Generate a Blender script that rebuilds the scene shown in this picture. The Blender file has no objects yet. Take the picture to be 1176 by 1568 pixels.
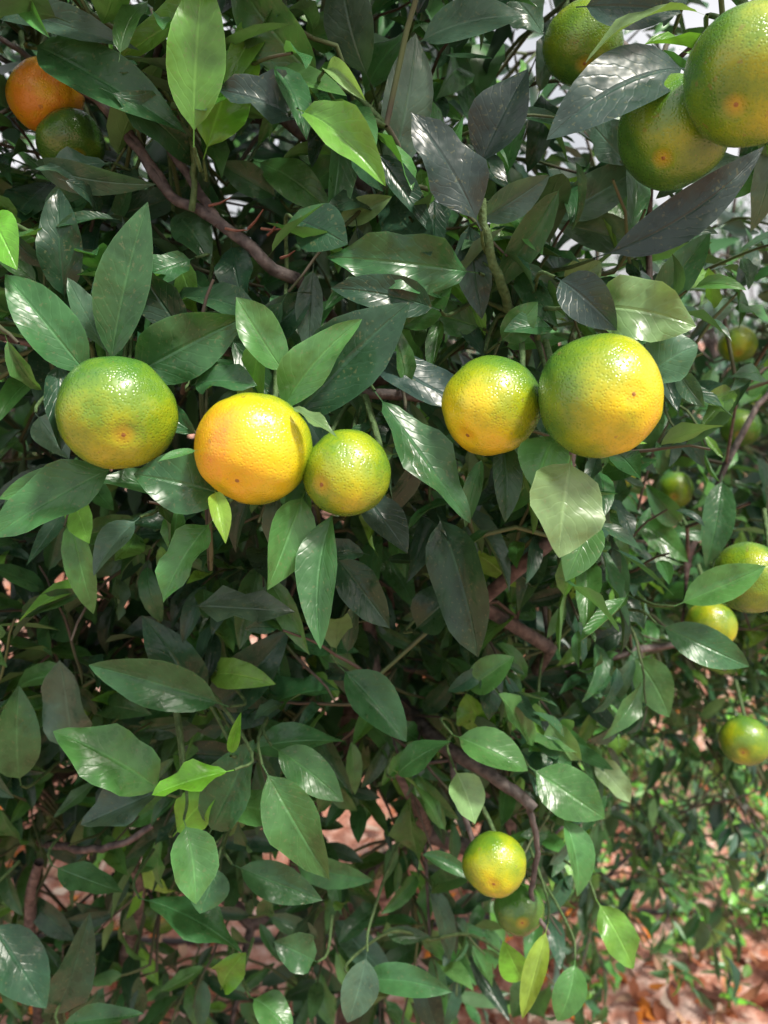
import bpy, math, random
import numpy as np
from mathutils import Vector, Matrix, noise, kdtree
random.seed(7); rng=np.random.default_rng(7)
R=math.radians
scene=bpy.context.scene
# ------------------------------------------------------------------ camera
PITCH=R(12); CAMZ=1.45; F=1261.0
cam=bpy.data.cameras.new("camera"); camo=bpy.data.objects.new("camera",cam)
scene.collection.objects.link(camo); scene.camera=camo
camo.location=(0,0,CAMZ); camo.rotation_euler=(R(90)-PITCH,0,0)
cam.sensor_fit='HORIZONTAL'; cam.sensor_width=36; cam.angle=R(50)
cam.clip_start=0.02; cam.clip_end=600
cam.dof.use_dof=True; cam.dof.focus_distance=0.52; cam.dof.aperture_fstop=10
cp,sp=math.cos(PITCH),math.sin(PITCH)
def P(a,b,d):
    """measured bearing + distance -> world position"""
    X=(a-588)/F*d; Y=-(b-784)/F*d
    return Vector((X, d*cp+Y*sp, CAMZ+Y*cp-d*sp))
EYE=Vector((0,0,CAMZ))
# ------------------------------------------------------------------ world
w=bpy.data.worlds.new("World"); scene.world=w; w.use_nodes=True
nt=w.node_tree; bg=nt.nodes["Background"]
sky=nt.nodes.new("ShaderNodeTexSky"); sky.sky_type='NISHITA'; sky.sun_disc=False
SUN_EL=R(58); SUN_AZ=R(128)
sky.sun_elevation=SUN_EL; sky.sun_rotation=SUN_AZ
sky.dust_density=8.0; sky.air_density=1.0; sky.ozone_density=1.0
# thin white high cloud over the Nishita sky
tcw=nt.nodes.new("ShaderNodeTexCoord"); nw=nt.nodes.new("ShaderNodeTexNoise"); nw.inputs["Scale"].default_value=2.2; nw.inputs["Detail"].default_value=5
nt.links.new(tcw.outputs["Generated"],nw.inputs["Vector"])
rw=nt.nodes.new("ShaderNodeValToRGB"); rw.color_ramp.elements[0].position=.30; rw.color_ramp.elements[0].color=(.3,.3,.3,1); rw.color_ramp.elements[1].position=.65; rw.color_ramp.elements[1].color=(.9,.9,.9,1)
nt.links.new(nw.outputs[0],rw.inputs[0])
mw=nt.nodes.new("ShaderNodeMix"); mw.data_type='RGBA'
nt.links.new(rw.outputs[0],mw.inputs[0]); nt.links.new(sky.outputs[0],mw.inputs[6]); mw.inputs[7].default_value=(7.8,7.7,7.8,1)
nt.links.new(mw.outputs[2],bg.inputs[0]); bg.inputs[1].default_value=0.15
sd=bpy.data.lights.new("sun",'SUN'); sd.energy=5.0; sd.angle=R(8); sd.color=(1,.94,.84)
so=bpy.data.objects.new("sun",sd); scene.collection.objects.link(so)
sv=Vector((math.sin(SUN_AZ)*math.cos(SUN_EL),math.cos(SUN_AZ)*math.cos(SUN_EL),math.sin(SUN_EL)))
so.rotation_euler=sv.to_track_quat('Z','Y').to_euler(); so.location=sv*20
scene.view_settings.view_transform='Standard'; scene.view_settings.look='None'; scene.view_settings.exposure=0

# ------------------------------------------------------------------ materials
def newmat(name):
    m=bpy.data.materials.new(name); m.use_nodes=True
    t=m.node_tree; b=t.nodes["Principled BSDF"]; o=t.nodes["Material Output"]
    return m,t,b,o
def N(t,typ,**kw):
    n=t.nodes.new(typ)
    for k,v in kw.items(): setattr(n,k,v)
    return n
def math_(t,op,a,b=None,clamp=False):
    n=N(t,"ShaderNodeMath",operation=op,use_clamp=clamp)
    for i,v in enumerate((a,b)):
        if v is None: continue
        if isinstance(v,(int,float)): n.inputs[i].default_value=v
        else: t.links.new(v,n.inputs[i])
    return n.outputs[0]
def mix_(t,fac,a,b,blend='MIX'):
    n=N(t,"ShaderNodeMix",data_type='RGBA',blend_type=blend)
    for i,v in ((0,fac),(6,a),(7,b)):
        if isinstance(v,(int,float)): n.inputs[i].default_value=v
        elif isinstance(v,tuple): n.inputs[i].default_value=(*v,1)
        else: t.links.new(v,n.inputs[i])
    return n.outputs[2]
def ramp_(t,fac,stops):
    n=N(t,"ShaderNodeValToRGB"); e=n.color_ramp.elements
    while len(e)<len(stops): e.new(.5)
    for el,(p,c) in zip(e,stops): el.position=p; el.color=(*c,1)
    t.links.new(fac,n.inputs[0]); return n.outputs[0]

def leaf_material(name,translucent=0.2,rough=0.28):
    m,t,b,o=newmat(name); L=t.links
    at=N(t,"ShaderNodeAttribute",attribute_name="leafcol"); col=at.outputs["Color"]
    uv=N(t,"ShaderNodeUVMap"); sep=N(t,"ShaderNodeSeparateXYZ"); L.new(uv.outputs[0],sep.inputs[0])
    u,v=sep.outputs[0],sep.outputs[1]
    tc=N(t,"ShaderNodeTexCoord")
    nz=N(t,"ShaderNodeTexNoise"); nz.inputs["Scale"].default_value=70; nz.inputs["Detail"].default_value=2
    L.new(tc.outputs["Object"],nz.inputs["Vector"])
    nz2=N(t,"ShaderNodeTexNoise"); nz2.inputs["Scale"].default_value=430; nz2.inputs["Detail"].default_value=1
    L.new(tc.outputs["Object"],nz2.inputs["Vector"])
    au=math_(t,'ABSOLUTE',math_(t,'SUBTRACT',u,0.5))
    mid=math_(t,'SUBTRACT',1.0,math_(t,'MULTIPLY',au,24.0),True)
    ph=math_(t,'SUBTRACT',math_(t,'MULTIPLY',v,9.0),math_(t,'MULTIPLY',au,5.0))
    ph=math_(t,'ADD',ph,math_(t,'MULTIPLY',nz.outputs[0],1.5))
    fr=math_(t,'FRACT',ph); tri=math_(t,'ABSOLUTE',math_(t,'SUBTRACT',fr,0.5))
    vein=math_(t,'SUBTRACT',1.0,math_(t,'MULTIPLY',tri,8.0),True)
    geo=N(t,"ShaderNodeNewGeometry")
    f=math_(t,'ADD',math_(t,'MULTIPLY',nz.outputs[0],1.1),0.45)
    hs=N(t,"ShaderNodeHueSaturation"); L.new(col,hs.inputs["Color"]); L.new(f,hs.inputs["Value"])
    c=hs.outputs[0]
    hs2=N(t,"ShaderNodeHueSaturation"); hs2.inputs["Value"].default_value=1.8; hs2.inputs["Saturation"].default_value=.95; L.new(c,hs2.inputs["Color"])
    edge=math_(t,'MULTIPLY',math_(t,'SUBTRACT',au,0.475),40.0,True)
    c=mix_(t,math_(t,'MULTIPLY',vein,0.14),c,hs2.outputs[0])
    c=mix_(t,math_(t,'MULTIPLY',mid,0.65),c,hs2.outputs[0])
    c=mix_(t,math_(t,'MULTIPLY',edge,0.45),c,hs2.outputs[0])
    sp_=math_(t,'GREATER_THAN',nz2.outputs[0],0.67)
    c=mix_(t,math_(t,'MULTIPLY',sp_,0.35),c,(0.18,0.19,0.09))
    under=mix_(t,0.4,hs2.outputs[0],(0.12,0.20,0.09))
    c2=mix_(t,geo.outputs["Backfacing"],c,under)
    L.new(c2,b.inputs["Base Color"])
    rr=math_(t,'ADD',math_(t,'MULTIPLY',geo.outputs["Backfacing"],0.30),math_(t,'ADD',math_(t,'MULTIPLY',nz.outputs[0],0.24),rough-.10))
    L.new(rr,b.inputs["Roughness"]); b.inputs["Specular IOR Level"].default_value=0.5
    h=math_(t,'ADD',math_(t,'MULTIPLY',vein,-0.13),math_(t,'MULTIPLY',mid,-0.8))
    h=math_(t,'ADD',h,math_(t,'MULTIPLY',nz.outputs[0],1.9))
    bp=N(t,"ShaderNodeBump"); bp.inputs["Strength"].default_value=0.55; bp.inputs["Distance"].default_value=0.0012
    L.new(h,bp.inputs["Height"]); L.new(bp.outputs[0],b.inputs["Normal"])
    tr=N(t,"ShaderNodeBsdfTranslucent")
    L.new(mix_(t,1.0,hs2.outputs[0],(1.2,1.3,0.4),'MULTIPLY'),tr.inputs[0])
    ms=N(t,"ShaderNodeMixShader"); ms.inputs[0].default_value=translucent
    L.new(b.outputs[0],ms.inputs[1]); L.new(tr.outputs[0],ms.inputs[2]); L.new(ms.outputs[0],o.inputs[0])
    return m
def simple_leaf(name,rough,spec):
    m,t,b,o=newmat(name); L=t.links
    at=N(t,"ShaderNodeAttribute",attribute_name="leafcol")
    geo=N(t,"ShaderNodeNewGeometry")
    hs2=N(t,"ShaderNodeHueSaturation"); hs2.inputs["Value"].default_value=1.7; hs2.inputs["Saturation"].default_value=.9; L.new(at.outputs["Color"],hs2.inputs["Color"])
    L.new(mix_(t,geo.outputs["Backfacing"],at.outputs["Color"],hs2.outputs[0]),b.inputs["Base Color"])
    b.inputs["Roughness"].default_value=rough; b.inputs["Specular IOR Level"].default_value=spec
    return m
M_LEAF=leaf_material("citrus_leaf")
M_FAR=simple_leaf("citrus_leaf_far",.32,.5)
M_DRY=simple_leaf("dry_leaf",.7,.2)

def bark_material(name,c1,c2,scale=90,p1=.35,p2=.65):
    m,t,b,o=newmat(name); L=t.links
    tc=N(t,"ShaderNodeTexCoord")
    nz=N(t,"ShaderNodeTexNoise"); nz.inputs["Scale"].default_value=scale; nz.inputs["Detail"].default_value=4
    L.new(tc.outputs["Object"],nz.inputs["Vector"])
    c=ramp_(t,nz.outputs[0],[(p1,c1),(p2,c2)]); L.new(c,b.inputs["Base Color"])
    b.inputs["Roughness"].default_value=.75
    bp=N(t,"ShaderNodeBump"); bp.inputs["Strength"].default_value=.8; bp.inputs["Distance"].default_value=.003
    L.new(nz.outputs[0],bp.inputs["Height"]); L.new(bp.outputs[0],b.inputs["Normal"])
    return m
M_BARK=bark_material("bark",(0.055,0.045,0.045),(0.17,0.14,0.13),120)
M_TWIG=bark_material("green_twig",(0.08,0.065,0.05),(0.09,0.13,0.05),9,.44,.56)
M_STEM=bark_material("green_stem",(0.05,0.10,0.03),(0.10,0.17,0.06),200)
M_REDTWIG=bark_material("red_spur",(0.18,0.07,0.05),(0.28,0.13,0.09),200)

def peel_material():
    m,t,b,o=newmat("mandarin_peel"); L=t.links
    tc=N(t,"ShaderNodeTexCoord"); at=N(t,"ShaderNodeAttribute",attribute_name="ripe")
    oi=N(t,"ShaderNodeObjectInfo")
    vadd=N(t,"ShaderNodeVectorMath",operation='ADD'); L.new(tc.outputs["Object"],vadd.inputs[0])
    cmb=N(t,"ShaderNodeCombineXYZ")
    r7=math_(t,'MULTIPLY',oi.outputs["Random"],7.0)
    for i in range(3): L.new(r7,cmb.inputs[i])
    L.new(cmb.outputs[0],vadd.inputs[1]); vec=vadd.outputs[0]
    n1=N(t,"ShaderNodeTexNoise"); n1.inputs["Scale"].default_value=36; n1.inputs["Detail"].default_value=4; n1.inputs["Roughness"].default_value=.5; L.new(vec,n1.inputs["Vector"])
    n2=N(t,"ShaderNodeTexNoise"); n2.inputs["Scale"].default_value=260; n2.inputs["Detail"].default_value=1; L.new(vec,n2.inputs["Vector"])
    vo=N(t,"ShaderNodeTexVoronoi"); vo.inputs["Scale"].default_value=600; L.new(vec,vo.inputs["Vector"])
    pore=math_(t,'SUBTRACT',1.0,math_(t,'MULTIPLY',vo.outputs["Distance"],2.0),True)
    f=math_(t,'ADD',math_(t,'MAXIMUM',at.outputs["Fac"],0.20),math_(t,'MULTIPLY',math_(t,'SUBTRACT',n1.outputs[0],0.5),0.36))
    f=math_(t,'ADD',f,math_(t,'MULTIPLY',math_(t,'SUBTRACT',n2.outputs[0],0.5),0.12))
    f=math_(t,'SUBTRACT',f,math_(t,'MULTIPLY',pore,0.045))
    c=ramp_(t,f,[(0.0,(0.025,0.085,0.02)),(0.25,(0.065,0.19,0.025)),(0.42,(0.16,0.29,0.018)),(0.58,(0.36,0.42,0.012)),(0.76,(0.70,0.57,0.012)),(0.92,(0.78,0.45,0.015)),(1.0,(0.78,0.33,0.03))])
    sx=N(t,"ShaderNodeSeparateXYZ"); L.new(tc.outputs["Object"],sx.inputs[0])
    rad=math_(t,'SQRT',math_(t,'ADD',math_(t,'POWER',sx.outputs[0],2.0),math_(t,'POWER',sx.outputs[1],2.0)))
    low=math_(t,'LESS_THAN',sx.outputs[2],0.0)
    spot=math_(t,'MULTIPLY',math_(t,'MULTIPLY',math_(t,'SUBTRACT',0.0015,rad),2200.0,True),low)
    halo=math_(t,'MULTIPLY',math_(t,'MULTIPLY',math_(t,'SUBTRACT',0.0075,rad),180.0,True),low)
    c=mix_(t,math_(t,'MULTIPLY',halo,0.4),c,(0.74,0.40,0.02))
    c=mix_(t,math_(t,'MULTIPLY',spot,0.85),c,(0.24,0.09,0.03))
    n3=N(t,"ShaderNodeTexNoise"); n3.inputs["Scale"].default_value=150; n3.inputs["Detail"].default_value=4; L.new(vec,n3.inputs["Vector"])
    c=mix_(t,math_(t,'MULTIPLY',math_(t,'GREATER_THAN',n3.outputs[0],0.69),0.4),c,(0.22,0.15,0.05))
    L.new(c,b.inputs["Base Color"]); b.inputs["Roughness"].default_value=.25
    b.inputs["Specular IOR Level"].default_value=.8
    h=math_(t,'ADD',math_(t,'MULTIPLY',pore,-.9),math_(t,'MULTIPLY',n1.outputs[0],4.0))
    bp=N(t,"ShaderNodeBump"); bp.inputs["Strength"].default_value=.5; bp.inputs["Distance"].default_value=.0006
    L.new(h,bp.inputs["Height"]); L.new(bp.outputs[0],b.inputs["Normal"])
    return m
M_PEEL=peel_material()

# ------------------------------------------------------------------ mesh helpers
def link(o,parent=None):
    scene.collection.objects.link(o)
    if parent: o.parent=parent
    return o
def np_mesh(name,V,Fq,mat,uv=None,col=None,smooth=True):
    me=bpy.data.meshes.new(name)
    me.vertices.add(len(V)); me.vertices.foreach_set("co",V.astype(np.float32).ravel())
    nf=len(Fq); me.loops.add(nf*4); me.loops.foreach_set("vertex_index",Fq.astype(np.int32).ravel())
    me.polygons.add(nf); me.polygons.foreach_set("loop_start",np.arange(0,nf*4,4,dtype=np.int32))
    try: me.polygons.foreach_set("loop_total",np.full(nf,4,dtype=np.int32))
    except Exception: pass
    me.update(calc_edges=True)
    me.polygons.foreach_set("use_smooth",np.full(nf,smooth,dtype=bool))
    if uv is not None:
        l=me.uv_layers.new(name="UVMap"); l.data.foreach_set("uv",uv[Fq.ravel()].astype(np.float32).ravel())
    if col is not None:
        a=me.color_attributes.new("leafcol",'FLOAT_COLOR','POINT')
        c4=np.ones((len(V),4),dtype=np.float32); c4[:,:3]=col; a.data.foreach_set("color",c4.ravel())
    me.materials.append(mat); me.validate(); return me
def nrm(a): return a/np.maximum(np.linalg.norm(a,axis=1,keepdims=True),1e-9)
HI=(np.array([-.13,-.015,.015,.07,.15,.25,.36,.48,.6,.72,.83,.92,.975,1.0]),np.array([-1,-.68,-.34,0,.34,.68,1.]))
MD=(np.array([-.12,0.0,.08,.25,.45,.65,.82,.94,1.0]),np.array([-1,-.5,0,.5,1.]))
LO=(np.array([0.0,.12,.38,.68,.9,1.0]),np.array([-1,0,1.]))
def build_leaves(D,grid):
    Tr,S=grid; n=len(D['len']); r=len(Tr); c=len(S)
    a=nrm(D['axis']); nn=D['nor']-a*np.sum(D['nor']*a,axis=1,keepdims=True); nn=nrm(nn); bb=np.cross(nn,a)
    t=np.clip(Tr,0,1); wp=t**.74*(1-t)**1.0; wp=wp/wp.max()
    wp[Tr<=.0]=0.025; wp[-1]=0.004
    if Tr[0]==0.0: wp[0]=.06
    L=D['len'][:,None]; Wd=D['wid'][:,None]*.5; b=D['bend'][:,None]+1e-4
    T=Tr[None,:]
    al=L*np.sin(b*T)/b; dn=-L*(1-np.cos(b*T))/b
    sweep=D['sweep'][:,None]*L*T*T
    hw=Wd*wp[None,:]
    fo=D['fold'][:,None]
    tw=(D['twist'][:,None]*T)
    ph=D['phase'][:,None,None]
    s=S[None,None,:]
    lat=s*hw[:,:,None]*np.cos(fo)[:,:,None]
    up=np.abs(s)*hw[:,:,None]*np.sin(fo)[:,:,None]+np.abs(s)**1.5*D['wave'][:,None,None]*hw[:,:,None]*np.sin(ph+T[:,:,None]*D['freq'][:,None,None]+s*1.7)
    ct,st=np.cos(tw)[:,:,None],np.sin(tw)[:,:,None]
    lat2=lat*ct-up*st+sweep[:,:,None]; up2=lat*st+up*ct
    cb,sb=np.cos(b*T)[:,:,None],np.sin(b*T)[:,:,None]
    A=al[:,:,None]+up2*sb; U=dn[:,:,None]+up2*cb
    V=D['base'][:,None,None,:]+a[:,None,None,:]*A[...,None]+nn[:,None,None,:]*U[...,None]+bb[:,None,None,:]*lat2[...,None]
    V=V.reshape(-1,3)
    i,j=np.meshgrid(np.arange(r-1),np.arange(c-1),indexing='ij'); q=(i*c+j).ravel()
    f=np.stack([q,q+c,q+c+1,q+1],1)
    Fq=(f[None]+ (np.arange(n)*r*c)[:,None,None]).reshape(-1,4)
    UV=np.stack(np.broadcast_arrays(S[None,:]*.5+.5,Tr[:,None]),-1).reshape(-1,2); UV=np.tile(UV,(n,1))
    C=np.repeat(D['col'],r*c,axis=0)
    v0,v1,v3=V[Fq[:,0]],V[Fq[:,1]],V[Fq[:,3]]
    fn=np.cross(v1-v0,v3-v0); k=(r-1)*(c-1)
    if np.sum(fn*np.repeat(nn,k,axis=0))<0: Fq=Fq[:,::-1]
    return V,Fq,UV,C
KEYS=['base','axis','nor','len','wid','fold','bend','twist','wave','phase','freq','sweep','col']
class Leaves:
    def __init__(s): s.d={k:[] for k in KEYS}
    def add(s,base,axis,nor,ln,wd,col,fold=None,bend=None,twist=None,wave=None,sweep=None):
        d=s.d; rd=random
        d['base'].append(tuple(base)); d['axis'].append(tuple(axis)); d['nor'].append(tuple(nor)); d['len'].append(ln); d['wid'].append(wd)
        d['fold'].append(rd.uniform(.1,.7) if fold is None else fold)
        d['bend'].append(rd.gauss(.5,.55) if bend is None else bend)
        d['twist'].append(rd.gauss(0,.55) if twist is None else twist)
        d['wave'].append(abs(rd.gauss(.2,.18)) if wave is None else wave)
        d['phase'].append(rd.uniform(0,6.28)); d['freq'].append(rd.uniform(5,15))
        d['sweep'].append(rd.gauss(0,.10) if sweep is None else sweep); d['col'].append(tuple(col))
    def arr(s): return {k:np.array(v,dtype=float) for k,v in s.d.items()}
    def n(s): return len(s.d['len'])
    def mesh(s,name,grid,mat=None):
        V,Fq,UV,C=build_leaves(s.arr(),grid); return np_mesh(name,V,Fq,mat or M_LEAF,UV,C)
class Tubes:
    def __init__(s,sides=6): s.V=[];s.F=[];s.k=sides
    def add(s,pts,rad):
        pts=[Vector(p) for p in pts]; k=s.k; st=len(s.V); up=Vector((.3,.2,.9)).normalized()
        for i,p in enumerate(pts):
            d=(pts[min(i+1,len(pts)-1)]-pts[max(i-1,0)]).normalized()
            x=d.cross(up); x=x.normalized() if x.length>.05 else d.orthogonal().normalized()
            y=d.cross(x)
            for j in range(k):
                an=2*math.pi*j/k; s.V.append(p+(x*math.cos(an)+y*math.sin(an))*rad[i])
        for i in range(len(pts)-1):
            for j in range(k):
                a=st+i*k+j; b=st+i*k+(j+1)%k; s.F.append((a,b,b+k,a+k))
    def mesh(s,name,mat): return np_mesh(name,np.array([tuple(v) for v in s.V]),np.array(s.F),mat)
def smooth_path(pts,n=6,jit=0.0):
    out=[]; pts=[Vector(p) for p in pts]; ext=[pts[0]*2-pts[1]]+pts+[pts[-1]*2-pts[-2]]
    for i in range(1,len(ext)-2):
        p0,p1,p2,p3=ext[i-1:i+3]
        for j in range(n):
            t=j/n; q=.5*((2*p1)+(p2-p0)*t+(2*p0-5*p1+4*p2-p3)*t*t+(3*p1-p0-3*p2+p3)*t**3)
            out.append(q+Vector([random.gauss(0,jit) for _ in range(3)]))
    out.append(pts[-1]); return out

TONE={'d':(.024,.074,.038),'m':(.040,.128,.046),'n':(.066,.195,.054),'l':(.13,.31,.050),'b':(.13,.38,.035),
      'u':(.17,.29,.12),'p':(.030,.058,.048),'g':(.062,.130,.085),'y':(.24,.40,.06)}  # 'g' has a grey-green reflection painted into the leaf colour
def tone(k,j=.12):
    c=TONE[k]; f=random.uniform(1-j*1.6,1+j*1.6); return tuple(max(.005,x*f*random.uniform(1-j*.6,1+j*.6)) for x in c)
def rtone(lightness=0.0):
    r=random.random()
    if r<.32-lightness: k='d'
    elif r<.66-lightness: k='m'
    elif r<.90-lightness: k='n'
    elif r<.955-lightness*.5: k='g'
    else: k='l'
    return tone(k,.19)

# ------------------------------------------------------------------ ground
def ground_material():
    m,t,b,o=newmat("orchard_soil"); L=t.links; tc=N(t,"ShaderNodeTexCoord")
    n1=N(t,"ShaderNodeTexNoise"); n1.inputs["Scale"].default_value=2.2; n1.inputs["Detail"].default_value=6; L.new(tc.outputs["Object"],n1.inputs["Vector"])
    n2=N(t,"ShaderNodeTexNoise"); n2.inputs["Scale"].default_value=28; n2.inputs["Detail"].default_value=6; L.new(tc.outputs["Object"],n2.inputs["Vector"])
    vo=N(t,"ShaderNodeTexVoronoi"); vo.inputs["Scale"].default_value=45; L.new(tc.outputs["Object"],vo.inputs["Vector"])
    f=math_(t,'ADD',math_(t,'MULTIPLY',n1.outputs[0],.55),math_(t,'MULTIPLY',n2.outputs[0],.45))
    c=ramp_(t,f,[(.38,(.22,.08,.05)),(.51,(.44,.22,.16)),(.62,(.66,.48,.41))])
    c=mix_(t,math_(t,'MULTIPLY',math_(t,'LESS_THAN',vo.outputs["Distance"],.22),.4),c,(.6,.46,.38))
    L.new(c,b.inputs["Base Color"]); b.inputs["Roughness"].default_value=.95; b.inputs["Specular IOR Level"].default_value=.1
    bp=N(t,"ShaderNodeBump"); bp.inputs["Strength"].default_value=.9; bp.inputs["Distance"].default_value=.035
    L.new(n2.outputs[0],bp.inputs["Height"]); L.new(bp.outputs[0],b.inputs["Normal"]); return m
xs=np.concatenate([[-250,-80,-25,-10],np.linspace(-5,5,81),[10,25,80,250]])
ys=np.concatenate([[-250,-80,-20,-5],np.linspace(-1,9,81),[15,30,80,250]])
def gz(x,y):
    fall=math.exp(-((x/5)**2+((y-3)/6)**2))
    return fall*(.05*noise.noise(Vector((x*.9,y*.9,1)))+.018*noise.noise(Vector((x*4,y*4,5))))
GV=np.array([(x,y,gz(x,y)) for y in ys for x in xs]); nx=len(xs)
GF=np.array([(j*nx+i,j*nx+i+1,(j+1)*nx+i+1,(j+1)*nx+i) for j in range(len(ys)-1) for i in range(nx-1)])
link(bpy.data.objects.new("ground",np_mesh("ground",GV,GF,ground_material())))
lit=Leaves()
LC=[(.34,.12,.06),(.42,.19,.10),(.28,.09,.045),(.50,.31,.20),(.60,.20,.03),(.40,.25,.17),(.60,.48,.38),(.16,.07,.05)]
for i in range(9500):
    y=.6+abs(random.gauss(0,1))*2.0; x=random.gauss(0,1.7)
    if y>8 or noise.noise(Vector((x*1.5,y*1.5,9)))<-.18: continue
    c=random.choice(LC); f=random.uniform(.7,1.2); an=random.uniform(0,6.28)
    ax=Vector((math.cos(an),math.sin(an),random.gauss(0,.25))); nr=Vector((random.gauss(0,.5),random.gauss(0,.5),1))
    lit.add((x,y,gz(x,y)+random.uniform(.004,.025)),ax,nr,random.uniform(.025,.08),random.uniform(.012,.035),[q*f for q in c],fold=random.uniform(-.4,.8),bend=random.gauss(0,1.0),wave=.25)
link(bpy.data.objects.new("leaf_litter",lit.mesh("leaf_litter",LO,M_DRY)))
wd=Leaves()
for i in range(230):
    x=random.gauss(1.1,.5); y=random.gauss(2.3,.6)
    if y<1.5 or x<.3: continue
    hgt=random.uniform(.06,.24)
    for k in range(random.randint(8,16)):
        an=random.uniform(0,6.28); zz=random.uniform(.2,1)*hgt
        bx=Vector((x+random.gauss(0,.02),y+random.gauss(0,.02),gz(x,y)+zz))
        wd.add(bx,(math.cos(an),math.sin(an),random.uniform(-.1,.6)),(random.gauss(0,.3),random.gauss(0,.3),1),random.uniform(.03,.07),random.uniform(.012,.026),tone(random.choice('nnlb')))
    wd.add((x,y,gz(x,y)),(random.gauss(0,.1),random.gauss(0,.1),1),(0,-1,0),hgt,.006,tone('l'),bend=.2)
link(bpy.data.objects.new("weeds",wd.mesh("weeds",LO,M_FAR)))
tb=Tubes(8); pts=[(x,1.80+.05*math.sin(x*1.7)+.02*math.sin(x*5),gz(x,1.80)+.005) for x in np.linspace(-4,5,60)]
tb.add(pts,[.008]*len(pts)); mh,_,bh,_=newmat("black_polythene"); bh.inputs["Base Color"].default_value=(.04,.035,.035,1); bh.inputs["Roughness"].default_value=.6
link(bpy.data.objects.new("irrigation_hose",tb.mesh("irrigation_hose",mh)))

# ------------------------------------------------------------------ fruit
FR=[
 (179,632,89,.0340,(8,37),.41,(0.1,-.7,.5),.93,.22),
 (388,687,89,.0340,(-28,52),.68,(-.5,.0,.75),.93,.34),
 (531,724,66,.0255,(-37,17),.43,(.1,-.1,.6),1.06,.16),
 (752,622,75,.0300,(-34,44),.51,(-.35,-.4,.7),1.02,.36),
 (920,607,95,.0355,(47,-4),.53,(.85,-.1,.5),.98,.38),
 (70,147,56,.0270,(20,30),.95,(0,0,1),.9,.06),
 (108,218,50,.0240,(10,25),.22,(0,0,1),.8,.06),
 (757,1323,49,.0270,(0,32),.47,(.3,-.2,.5),.92,.15),
 (795,1392,38,.0230,(6,20),.18,(0,0,1),.95,.1),
 (1129,527,29,.0260,(3,15),.40,(0,.3,1),.95,.15),
 (1133,655,30,.0260,(0,12),.28,(0,0,1),.93,.1),
 (1033,750,28,.0240,(0,12),.32,(0,0,1),.95,.1),
 (1147,884,55,.0300,(-20,25),.34,(.2,.2,.6),.92,.15),
 (1088,958,38,.0250,(0,20),.46,(0,0,1),.92,.1),
 (1140,1135,38,.0270,(0,20),.36,(0,0,1),.9,.1),
 (1150,118,100,.0360,(-20,40),.42,(.7,.1,.5),.95,.20),
 (1028,205,82,.0330,(-10,35),.28,(.2,.4,.6),.95,.10),
 (892,66,60,.0280,(5,30),.36,(0,.6,.6),.95,.12),
 (232,1085,32,.0260,(0,15),.42,(0,0,1),.9,.1),
 (940,718,36,.0230,(5,20),.36,(0,-.5,1),.95,.1),
 (722,905,27,.0220,(0,10),.34,(0,0,1),.95,.1),
 (246,1395,32,.0260,(0,12),.20,(0,0,1),.9,.1),
]
def fruit_mesh(name,r,flat,ripe,ripe_dir_local,contrast,seed,seg=56,rings=36):
    V=[];rp=[];Fq=[]
    so_=Vector((seed*3.1,seed*1.7,seed*.9))
    for i in range(rings+1):
        th=math.pi*i/rings; th=max(1e-3,min(math.pi-1e-3,th))
        for j in range(seg):
            ph=2*math.pi*j/seg; d=Vector((math.sin(th)*math.cos(ph),math.sin(th)*math.sin(ph),math.cos(th)))
            lump=1+.055*noise.noise(d*1.1+so_)+.020*noise.noise(d*3.2+so_)
            rho=math.sin(th)
            q=d*r*lump; q.z*=flat
            if th>math.pi/2: q.z+=r*(.075*math.exp(-(rho/.17)**2)-.03*math.exp(-(rho/.05)**2))
            else:
                q.z-=r*(.10*math.exp(-(rho/.22)**2)); q*=1+.018*math.cos(9*ph+seed)*math.exp(-((rho-.3)/.2)**2)
            V.append(tuple(q)); rp.append(ripe+contrast*(d.dot(ripe_dir_local)-.25)+.14*noise.noise(d*1.8+so_))
    for i in range(rings):
        for j in range(seg):
            a=i*seg+j;b=i*seg+(j+1)%seg; Fq.append((a,a+seg,b+seg,b))
    nb=len(V); mi=[0]*len(Fq)
    cz=r*flat*.905; K=20
    for ring,(rr,zz) in enumerate([(0.0006,.0022),(.0022,.0022),(.0042,.0014),(.0060,.0004)]):
        for j in range(K):
            ph=2*math.pi*j/K; lob=1+(.28*math.cos(5*ph) if ring>1 else 0)
            V.append((rr*lob*math.cos(ph),rr*lob*math.sin(ph),cz+zz)); rp.append(0)
    for ring in range(3):
        for j in range(K):
            a=nb+ring*K+j;b=nb+ring*K+(j+1)%K; Fq.append((a,a+K,b+K,b)); mi.append(1)
    me=np_mesh(name,np.array(V),np.array(Fq),M_PEEL); me.materials.append(M_STEM)
    at=me.attributes.new("ripe",'FLOAT','POINT'); at.data.foreach_set("value",np.array(rp,dtype=np.float32))
    me.polygons.foreach_set("material_index",np.array(mi,dtype=np.int32)); return me
twigs=Tubes(6); stems=Tubes(6); branches=Tubes(9); spurs=Tubes(5)
FB=[]
stem_targets=[]
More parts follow.
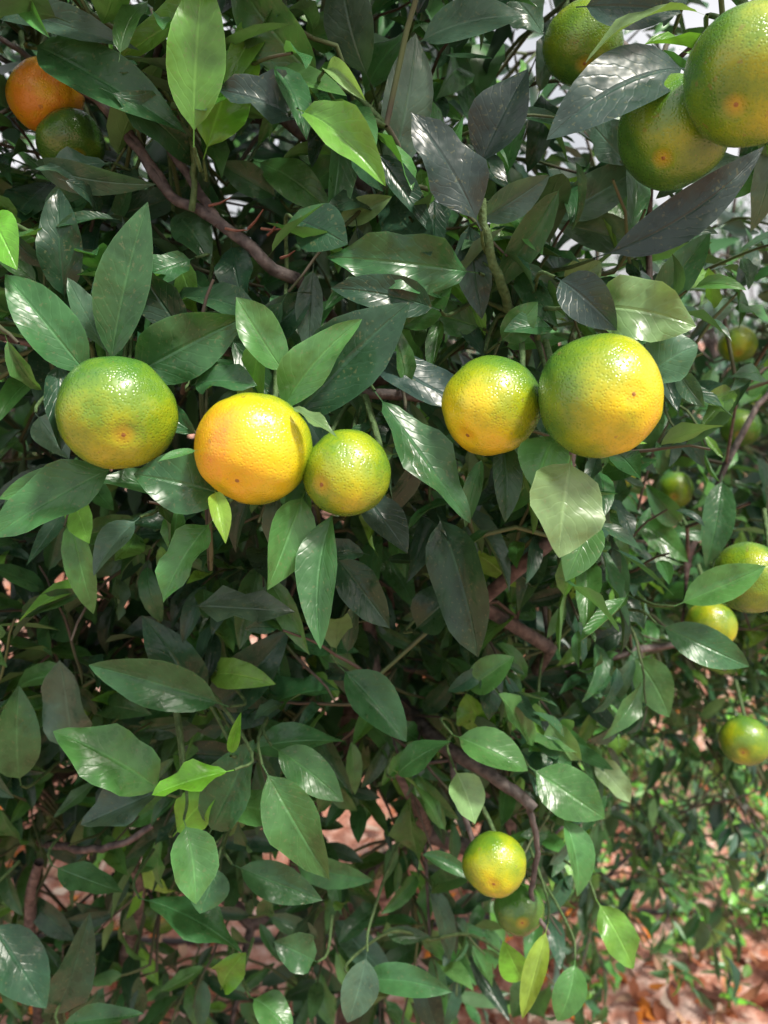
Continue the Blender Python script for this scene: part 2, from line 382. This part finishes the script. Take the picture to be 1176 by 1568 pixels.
for i,(a,b,rp,rr,sty,ripe,rd,flat,con) in enumerate(FR):
    d=rr*F/rp; c=P(a,b,d); fw=(c-EYE).normalized(); right=fw.cross(Vector((0,0,1))).normalized(); upv=right.cross(fw)
    sx,sy=sty[0]/rp,-sty[1]/rp; szz=math.sqrt(max(.05,1-sx*sx-sy*sy))
    v=(right*sx+upv*sy-fw*szz).normalized()
    q=(-v).to_track_quat('Z','Y'); rdw=(right*rd[0]+upv*rd[1]-fw*rd[2]).normalized(); rl=q.inverted()@rdw
    o=bpy.data.objects.new("mandarin",fruit_mesh("mandarin",rr,flat,ripe,rl,con,i+1))
    o.rotation_mode='QUATERNION'; o.rotation_quaternion=q; o.location=c; link(o); FB.append((c,rr,i))
    top=c-v*rr*flat*.9
    e=top-v*.015; e2=e+Vector((random.gauss(0,.01),.04,.035)); stem_targets.append(e2)
    pp=smooth_path([top,e,e2],4); stems.add(pp,np.linspace(.0016,.0024,len(pp)))
OPEN=[(c,r) for c,r,i in FB if i not in (18,19,20,21)]
FB=[(c,r) for c,r,i in FB]
def covers_fruit(s):
    """outer fruit hang clear of the foliage"""
    for c,r in OPEN:
        ax=c-EYE; L_=ax.length; ax=ax/L_; t=(s-EYE).dot(ax)
        if t<L_ and ((s-EYE)-ax*t).length<r*1.04*t/L_+.001: return True
    return False

# ------------------------------------------------------------------ crown outline of the main tree (world space)
def sm(e0,e1,x):
    t=max(0,min(1,(x-e0)/(e1-e0))); return t*t*(3-2*t)
def front(x,z):
    y=.53+.13*sm(1.33,1.08,z)+.10*sm(1.05,.7,z)
    y+=.05*noise.noise(Vector((x*5,z*5,3)))
    y+=.34*sm(.17,.42,x)*sm(1.50,1.36,z)
    y+=.12*sm(.12,.40,x)*sm(1.12,.9,z)
    y-=.03*sm(1.5,1.7,z)
    y+=.25*sm(1.75,2.1,z)
    y+=.6*sm(.9,1.6,abs(x+.1))
    return y
def inside(p):
    x,y,z=p; f=front(x,z)
    if y<f+.02: return False
    if z>1.95-.4*sm(.4,1.0,x): return False
    if x>.72+.1*noise.noise(Vector((y*4,z*4,7))): return False
    thick=1.05*sm(.75,1.25,z)+.34
    if x>.12: thick=max(.55,min(thick,.8))
    return y<f+thick
def ndens(p):
    x,y,z=p
    n=noise.noise(Vector((x*4,y*4,z*4)))
    n2=noise.noise(Vector((x*7,y*7,z*7+4)))
    d=1.0
    if z<1.12: d*=.38+.75*sm(.70,1.05,z)
    if x>.1 and z<1.1: d*=1.0+.4*sm(.1,.3,x)
    if x>.12 and z>1.5: d*=.25
    if x<-.5: d*=.6
    return max(0.0,d*(1+.8*n+.5*n2))
root=Vector((-.06,1.18,0)); fork=Vector((-.05,1.12,.62))
nodes=[Vector((-.06,1.18,-.03)),Vector((-.065,1.17,.2)),Vector((-.05,1.14,.42)),fork]; parent=[-1,0,1,2]
targets=[]
while len(targets)<290:
    p=(random.uniform(-1.15,.85),random.uniform(.5,2.1),random.uniform(.34,2.0))
    if inside(p) and random.random()<ndens(p): targets.append(Vector(p))
targets+= [t+Vector((0,.03,.0)) for t in stem_targets if t.y<1.1]
targets.sort(key=lambda p:(p-fork).length)
for tg in targets:
    best=min(range(2,len(nodes)),key=lambda k:(nodes[k]-tg).length+.45*(nodes[k]-fork).length*(1 if (nodes[k]-fork).length>(tg-fork).length else .25))
    s=nodes[best]; dv=tg-s; L_=dv.length
    if L_<.02: continue
    n=max(1,int(L_/.07)); prev=best; off=Vector([random.gauss(0,.1*L_) for _ in range(3)])+Vector((0,0,.12*L_))
    for k in range(1,n+1):
        t=k/n; q=s+dv*t+off*math.sin(math.pi*t)*(.7)+(Vector([random.gauss(0,.006) for _ in range(3)]) if k<n else Vector())
        nodes.append(q); parent.append(prev); prev=len(nodes)-1
desc=[1.0]*len(nodes)
for i in range(len(nodes)-1,0,-1): desc[parent[i]]+=desc[i]
rad=[min(.045,.0015*(d**.45)) for d in desc]
ch=[[] for _ in nodes]
for i in range(1,len(nodes)): ch[parent[i]].append(i)
def chain(start,par):
    st=[(start,par)]
    while st:
        s,p=st.pop(); path=[p,s] if p>=0 else [s]
        cur=s
        while ch[cur]:
            nxt=max(ch[cur],key=lambda k:desc[k])
            for o_ in ch[cur]:
                if o_!=nxt: st.append((o_,cur))
            path.append(nxt); cur=nxt
        if len(path)>1:
            rr=[rad[k] for k in path]
            if p>=0: rr[0]=min(rr[0],rr[1]*1.25)
            branches.add([nodes[k] for k in path],rr)
chain(0,-1)
kd=kdtree.KDTree(len(nodes))
for i,n_ in enumerate(nodes): kd.insert(n_,i)
kd.balance()
LIMB=[]
def limb(pl,r0,r1,tubes=branches,n=5,jit=.0007,keep=False):
    pp=smooth_path([P(*q) for q in pl],n,jit); tubes.add(pp,np.linspace(r0,r1,len(pp)))
    if keep: LIMB.extend(pp[::2])
    return pp
limb([(120,120,.58),(200,215,.575),(262,300,.57),(330,335,.565),(420,412,.57),(500,470,.62),(560,600,.85)],.0026,.0054,keep=True)
limb([(215,175,.60),(245,205,.59),(300,285,.57),(335,345,.565)],.0028,.0036,keep=True)
limb([(0,60,.62),(80,110,.60),(170,170,.58),(262,300,.57)],.002,.003)
limb([(150,60,.60),(170,110,.59),(205,215,.575)],.0018,.0026)
limb([(735,305,.52),(752,390,.53),(778,470,.56),(800,560,.64),(700,700,.85)],.0026,.0045,stems,keep=True)
limb([(690,200,.56),(735,305,.52)],.002,.0026,stems)
limb([(295,320,.56),(297,250,.555),(292,190,.545)],.0024,.0019,stems)
limb([(820,1240,.74),(765,1195,.75),(690,1150,.78),(640,1105,.84),(560,1010,1.0)],.0050,.009,keep=True)
limb([(690,1150,.78),(700,1215,.76),(725,1290,.75)],.0035,.0024,keep=True)
limb([(810,1240,.75),(822,1290,.75),(815,1380,.75),(840,1430,.75)],.003,.002)
limb([(545,1180,1.0),(530,1050,1.0),(515,950,1.0),(480,850,1.0)],.013,.011)
limb([(230,1265,.80),(190,1290,.80),(130,1300,.82),(60,1290,.92)],.0030,.0040,keep=True)
limb([(590,840,.80),(600,900,.9),(575,985,1.0)],.006,.009)
limb([(60,1320,.85),(45,1400,.9),(60,1568,1.0)],.005,.008)
limb([(190,1300,.85),(215,1370,.9),(190,1480,1.0),(200,1600,1.05)],.005,.009)
limb([(440,860,.9),(350,1000,.95),(320,1080,.85),(330,1160,.82)],.005,.003)
for (x,y) in [(320,315),(345,350),(380,350),(410,360),(430,395),(400,350)]:
    a=P(x,y,.560); twd=Vector((random.uniform(-.2,1),-.3,random.uniform(-.2,.3))).normalized()
    spurs.add([a,a+twd*.009,a+twd*.018+Vector((0,0,.002))],[.0011,.0009,.0004])
def covers_limb(s):
    es=(s-EYE)
    for q in LIMB:
        eq=q-EYE
        if es.length<eq.length and (es.normalized()-eq.normalized()).length<.014: return True
    return False
# ------------------------------------------------------------------ measured leaves
hero=Leaves()
def H(x0,y0,x1,y1,wpx,k,d=None,roll=0,dd=-.012,fold=None,bend=None,wave=None):
    d+=random.uniform(-.008,.012)
    a=P(x0,y0,d); b=P(x1,y1,d+dd); ax=b-a; fw=((a+b)/2-EYE).normalized()
    n=(-fw+Vector((0,0,.45))); n=n-ax.normalized()*n.dot(ax.normalized()); n.normalize()
    rl=R(roll+random.gauss(0,16)); n=Matrix.Rotation(rl,3,ax.normalized())@n
    if bend is None: bend=random.uniform(.05,1.0)
    axd=(Matrix.Rotation(bend/2,3,ax.cross(n).normalized())@ax)
    if (axd.dot(n))<0: axd=(Matrix.Rotation(-bend/2,3,ax.cross(n).normalized())@ax)
    ln=ax.length*(1+bend*bend/24)
    hero.add(a,axd,n,ln,wpx/F*d*.98/max(.6,math.cos(R(abs(roll)))),tone(k,.12),fold=random.uniform(.1,.5) if fold is None else fold,bend=bend,twist=random.gauss(0,.35),sweep=random.gauss(0,.09),wave=wave)
    ad=axd.normalized(); s=a-ad*ln*.12
    co,ix,ds=kd.find(s+Vector((0,.05,0)))
    if ds<.11:
        back=s-ad*.010+Vector((0,.02,0)); mid=back.lerp(co,.5)+Vector((0,.015,.01))
        if co.y<s.y-.0: return
        pp=smooth_path([s,back,mid,co],4)
        if any(covers_fruit(q) for q in pp): return
        stems.add(pp,np.linspace(.0010,.0020,len(pp)))
    else:
        back=s-ad*.012+Vector((0,.018,0)); pp=smooth_path([s,back,back+Vector((0,.06,-.01))],3)
        if not any(covers_fruit(q) for q in pp): stems.add(pp,np.linspace(.0010,.0018,len(pp)))
# upper left
H(60,72,286,208,92,'m',.53,roll=-15,bend=.7)
H(-60,-10,215,74,62,'g',.52,roll=20)
H(297,195,302,-45,92,'l',.50,fold=.25)
H(318,222,372,45,92,'b',.54)
H(468,188,332,145,84,'p',.50,roll=25,fold=.5)
H(482,118,338,-40,92,'n',.52)
H(500,108,556,158,46,'u',.49,fold=.9,bend=1.3)
H(468,172,596,280,88,'l',.485,fold=.7,bend=.9,wave=.25)
H(560,110,520,-60,80,'g',.58)
H(600,262,648,55,82,'g',.55)
H(560,140,640,30,70,'n',.6)
H(728,332,643,165,92,'p',.50,roll=20,fold=.2)
H(738,245,808,105,92,'p',.53,fold=.35)
H(650,60,800,20,84,'g',.55,roll=-20)
H(640,20,700,-60,80,'p',.56)
H(1040,105,820,185,110,'p',.50,roll=15,wave=.1)
H(1065,18,900,98,56,'u',.49,roll=30)
H(900,10,1045,10,90,'p',.52)
H(830,50,760,-30,70,'g',.6)
H(940,385,1190,305,66,'p',.53,roll=25)
H(1130,240,1000,300,60,'g',.56); H(960,250,880,180,60,'g',.57); H(1100,300,1176,250,50,'n',.58)
H(712,415,500,385,92,'m',.52,roll=-10,bend=.8)
H(458,338,534,372,84,'d',.515)
H(470,60,560,40,60,'n',.6)
H(740,335,845,275,50,'g',.53,roll=30)
H(770,320,835,390,46,'n',.55); H(760,330,800,440,50,'l',.58)
H(850,330,1000,260,70,'g',.58); H(850,340,1010,390,60,'g',.60)
H(400,250,520,320,60,'n',.60); H(520,340,600,300,44,'u',.57); H(470,290,570,210,60,'n',.62)
H(420,300,330,250,50,'m',.6); H(160,250,55,262,40,'g',.55,roll=40); H(55,250,240,290,40,'g',.56,roll=35)
H(-20,330,42,405,66,'b',.48)
H(130,300,60,330,60,'m',.6)
# middle
H(172,545,222,308,88,'m',.505,fold=.3,bend=.3)
H(130,568,5,422,88,'m',.50,roll=10)
H(160,535,95,428,54,'g',.53)
H(208,572,372,480,100,'m',.515,roll=-15)
H(98,450,72,288,70,'d',.55)
H(290,398,212,445,50,'m',.54)
H(245,470,190,330,60,'d',.58)
H(355,380,370,470,60,'d',.58); H(270,330,330,400,60,'m',.58)
H(436,622,534,474,80,'n',.495,fold=.5,wave=.3)
H(432,565,352,462,78,'n',.51,wave=.3)
H(455,636,620,455,126,'d',.50,fold=.3,wave=.14)
H(660,470,508,432,66,'d',.53)
H(690,460,560,420,58,'m',.57)
H(580,545,705,640,84,'p',.54,bend=.2)
H(588,618,694,814,84,'m',.50,fold=.35,bend=.5)
H(300,588,395,585,68,'m',.52)
H(400,520,480,450,70,'d',.56); H(620,500,700,440,60,'n',.56); H(730,500,640,470,56,'n',.57)
H(650,640,560,700,70,'d',.60)
H(450,625,512,672,28,'u',.465,fold=.6)
H(165,720,-10,828,94,'m',.50,roll=15)
H(140,720,0,770,54,'n',.53); H(60,640,110,700,62,'g',.53); H(90,560,85,690,48,'d',.50)
H(338,756,203,735,96,'m',.485,roll=-10,bend=.8)
H(330,755,348,832,40,'y',.475,fold=.7)
H(298,690,245,712,20,'n',.46)
H(462,765,410,904,82,'n',.50,fold=.4,bend=.4)
H(508,792,458,986,74,'m',.495,fold=.5,bend=.3)
H(318,805,248,922,68,'n',.51,wave=.35)
H(205,800,140,880,62,'g',.56)
H(520,860,600,960,72,'d',.56); H(560,760,620,850,68,'p',.56)
# right cluster
H(850,668,815,752,82,'n',.485,fold=.3)
H(872,712,838,848,132,'u',.475,fold=.2,bend=.4,wave=.15)
H(905,795,866,890,66,'n',.50)
H(770,680,780,800,50,'d',.53)
H(905,470,1068,486,98,'u',.485,roll=-15,bend=.6)
H(860,430,946,505,76,'p',.495,bend=.9)
H(990,575,1072,535,100,'g',.50)
H(1040,570,1072,628,34,'g',.51)
H(800,440,870,480,66,'n',.56); H(840,500,780,520,50,'m',.55); H(770,520,830,470,50,'n',.55)
H(870,440,920,400,60,'u',.58)
# lower
H(676,800,766,992,100,'d',.60)
H(640,960,720,900,80,'d',.66); H(330,1075,138,1012,80,'m',.64,roll=-10)
H(240,1206,90,1108,94,'n',.62,roll=-8)
H(325,1268,398,1140,92,'m',.64,fold=.4)
H(412,1190,498,1352,92,'n',.62,fold=.35)
H(345,1182,234,1226,54,'b',.60)
H(285,1268,312,1380,84,'n',.60)
H(240,1212,128,1278,74,'g',.63)
H(428,1150,532,1218,62,'n',.64); H(388,1146,530,1128,54,'m',.66)
H(354,1152,364,1090,24,'b',.62,fold=.7); H(272,1272,336,1196,62,'b',.66)
H(370,1330,492,1384,62,'m',.66); H(330,1330,310,1400,62,'m',.66); H(350,1230,440,1260,62,'n',.68)
H(300,1080,255,930,74,'d',.68); H(340,1080,430,1090,62,'d',.7); H(330,1080,460,990,84,'d',.7); H(110,1140,100,1010,84,'g',.72)
H(400,1090,520,1050,64,'m',.72); H(30,1190,20,1050,74,'m',.7)
H(530,1030,626,1132,78,'m',.66); H(610,1185,690,1130,54,'m',.7); H(700,1185,735,1258,68,'u',.68)
H(705,1130,805,1188,70,'n',.68); H(822,1182,922,1262,82,'n',.70); H(865,1258,882,1374,68,'n',.70)
H(842,1110,885,1168,52,'u',.74); H(760,1030,795,1100,52,'n',.74); H(720,1055,790,1010,56,'n',.72); H(735,1115,720,1060,62,'b',.76)
H(1048,922,1176,872,60,'n',.66,roll=20); H(1020,962,1142,1032,64,'m',.68); H(975,1010,1042,1085,62,'n',.8); H(1105,740,1085,870,52,'m',.8)
H(975,800,1060,850,48,'n',.85); H(1040,800,980,750,42,'m',.85); H(900,905,940,960,52,'m',.8)
H(910,1165,965,1230,46,'u',.8)
H(230,1380,366,1468,70,'m',.70); H(560,1500,692,1500,54,'m',.74); H(835,1430,800,1560,40,'y',.70); H(920,1388,975,1480,56,'l',.78)
H(800,1500,770,1440,52,'b',.76); H(-10,1420,70,1545,84,'d',.72); H(85,1550,150,1400,70,'d',.74); H(340,1510,370,1450,52,'b',.74)
H(480,1470,420,1440,62,'m',.72); H(880,1480,870,1568,52,'n',.76); H(560,1470,540,1568,62,'g',.72)
H(390,1530,450,1580,52,'n',.72); H(100,1568,220,1556,42,'m',.7); H(90,1330,180,1380,52,'m',.74)
# ------------------------------------------------------------------ twigs with leaves through the crown
near=Leaves(); far=Leaves()
CC=Vector((-.05,1.35,1.25))
def clear(p,q):
    for t in (0,.5,1.0):
        s=p.lerp(q,t)
        if s.y<front(s.x,s.z)-.005: return False
        for c,r in FB:
            if (s-c).length<r+.006: return False
        if covers_fruit(s): return False
        if s.y<.8 and covers_limb(s): return False
    return True
def twig(p,dirv,nl,L0,tubes,root_pt=None,lightness=0):
    d=dirv.normalized(); step=random.uniform(.011,.020)*L0/.075; pts=[p.copy()]; ang=random.uniform(0,6.28); q=p.copy()
    out=(p-CC); out.z*=.4; out=out.normalized() if out.length>.01 else Vector((0,-1,0))
    for k in range(nl):
        d=(d+Vector([random.gauss(0,.10) for _ in range(3)])+Vector((0,0,-.03))).normalized(); q=q+d*step; pts.append(q.copy())
        ang+=2.4+random.gauss(0,.25)
        x=d.orthogonal().normalized(); y=d.cross(x); rd_=x*math.cos(ang)+y*math.sin(ang)
        tt=k/max(1,nl-1)
        ax=(rd_*(1.0-.55*tt)+d*(.45+.7*tt)+Vector((0,0,-.35))).normalized()
        lv=Vector((0,0,.75))+out*.6+sv*.3+Vector([random.gauss(0,.45) for _ in range(3)])
        ln=L0*random.uniform(.6,1.2)*(1-.25*abs(tt-.4))
        b=q+ax*.008
        if not clear(b,b+ax*ln): continue
        st=near if (b.y<front(b.x,b.z)+.22 and abs(b.x)<.6) else far
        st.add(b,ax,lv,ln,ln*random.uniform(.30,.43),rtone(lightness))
    if len(pts)>2 and pts[-1].y>front(pts[-1].x,pts[-1].z)-.01:
        if root_pt is not None: pts=[root_pt,root_pt.lerp(p,.5)+Vector((0,0,.008))]+pts
        if not any(covers_fruit(s) for s in pts): tubes.add(pts,np.linspace(.0020,.0009,len(pts)))
cnt=0
while cnt<2800:
    p=Vector((random.uniform(-1.2,.85),random.uniform(.5,2.3),random.uniform(.34,2.0)))
    if not inside(p) or random.random()>ndens(p)/1.9: continue
    depth=p.y-front(p.x,p.z)
    if random.random()>math.exp(-depth*1.6)+.12: continue
    co,ix,ds=kd.find(p)
    if ds>.2: continue
    cnt+=1
    out=(p-CC).normalized()
    dv=out*.6+Vector((0,-.35,.2))+Vector([random.gauss(0,.55) for _ in range(3)])
    L0=random.uniform(.050,.088) if p.x<.12 else random.uniform(.045,.078)
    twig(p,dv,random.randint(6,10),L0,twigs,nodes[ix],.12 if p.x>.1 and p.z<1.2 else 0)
print("leaves near",near.n(),"far",far.n(),"hero",hero.n())
tree=bpy.data.objects.new("mandarin_tree",None); link(tree)
link(bpy.data.objects.new("outer_leaves",hero.mesh("outer_leaves",HI)),tree)
link(bpy.data.objects.new("near_foliage",near.mesh("near_foliage",MD)),tree)
link(bpy.data.objects.new("inner_foliage",far.mesh("inner_foliage",LO,M_FAR)),tree)
link(bpy.data.objects.new("trunk_and_limbs",branches.mesh("trunk_and_limbs",M_BARK)),tree)
link(bpy.data.objects.new("twigs",twigs.mesh("twigs",M_TWIG)),tree)
link(bpy.data.objects.new("green_stems",stems.mesh("green_stems",M_STEM)),tree)
link(bpy.data.objects.new("spurs",spurs.mesh("spurs",M_REDTWIG)),tree)

# ------------------------------------------------------------------ other orchard trees
def orchard_tree(seed):
    random.seed(seed); lv=Leaves(); tb=Tubes(7); fork=Vector((0,0,.55))
    tb.add([(0,0,-.05),(.01,0,.2),(0,.02,.4),fork],[.07,.055,.05,.045])
    for i in range(95):
        th=random.uniform(0,6.28); z=random.uniform(-.85,1); rr=math.sqrt(max(0,1-z*z*.85))*random.uniform(.55,1.0)
        c=Vector((math.cos(th)*rr*1.15,math.sin(th)*rr*1.15,1.30+z*.85))
        m=fork.lerp(c,.5)+Vector((random.gauss(0,.06),random.gauss(0,.06),.12))
        pp=smooth_path([fork,m,c],4); tb.add(pp,np.linspace(.016,.004,len(pp)))
        for j in range(11):
            p=c+Vector([random.gauss(0,.11) for _ in range(3)]); out=(p-Vector((0,0,1.3))).normalized()
            d=(out+Vector([random.gauss(0,.5) for _ in range(3)])).normalized(); ang=random.uniform(0,6)
            for k in range(5):
                ang+=2.4; x=d.orthogonal().normalized(); y=d.cross(x)
                ax=(x*math.cos(ang)+y*math.sin(ang)+d*.7+Vector((0,0,-.25))).normalized()
                ln=random.uniform(.07,.1)
                lv.add(p+d*k*.02,ax,Vector((0,0,.9))+out*.6+Vector([random.gauss(0,.35) for _ in range(3)]),ln,ln*.42,rtone(.05))
    return lv.mesh("orchard_foliage",LO,M_FAR),tb.mesh("orchard_trunk",M_BARK)
T=[orchard_tree(11),orchard_tree(23)]
random.seed(99)
fm=[fruit_mesh("fruit",.03,.92,r_,Vector((0,0,1)),.1,k+50,16,10) for k,r_ in enumerate((.3,.5,.7))]
k=0
for (x,y) in [(-2.6,5.2),(-.2,5.6),(2.4,5.6),(4.9,5.2),(3.0,3.6),(-5.2,5.2),(-4,9),(-1,9.2),(2,9),(5,9.2),(8,9),(7,5),(-2.6,1.6),(-8,9)]:
    e=bpy.data.objects.new("mandarin_tree",None); e.location=(x,y,0); link(e)
    s=random.uniform(.85,1.0); e.scale=(s,s,s); e.rotation_euler=(0,0,random.uniform(0,6.28))
    a,b=T[k%2]; k+=1
    link(bpy.data.objects.new("foliage",a),e); link(bpy.data.objects.new("trunk",b),e)
    for j in range(14):
        th=random.uniform(0,6.28); z=random.uniform(-.6,.5); rr=math.sqrt(1-z*z)*1.17
        f=bpy.data.objects.new("fruit",random.choice(fm)); f.location=(math.cos(th)*rr,math.sin(th)*rr,1.3+z*.9); link(f,e)
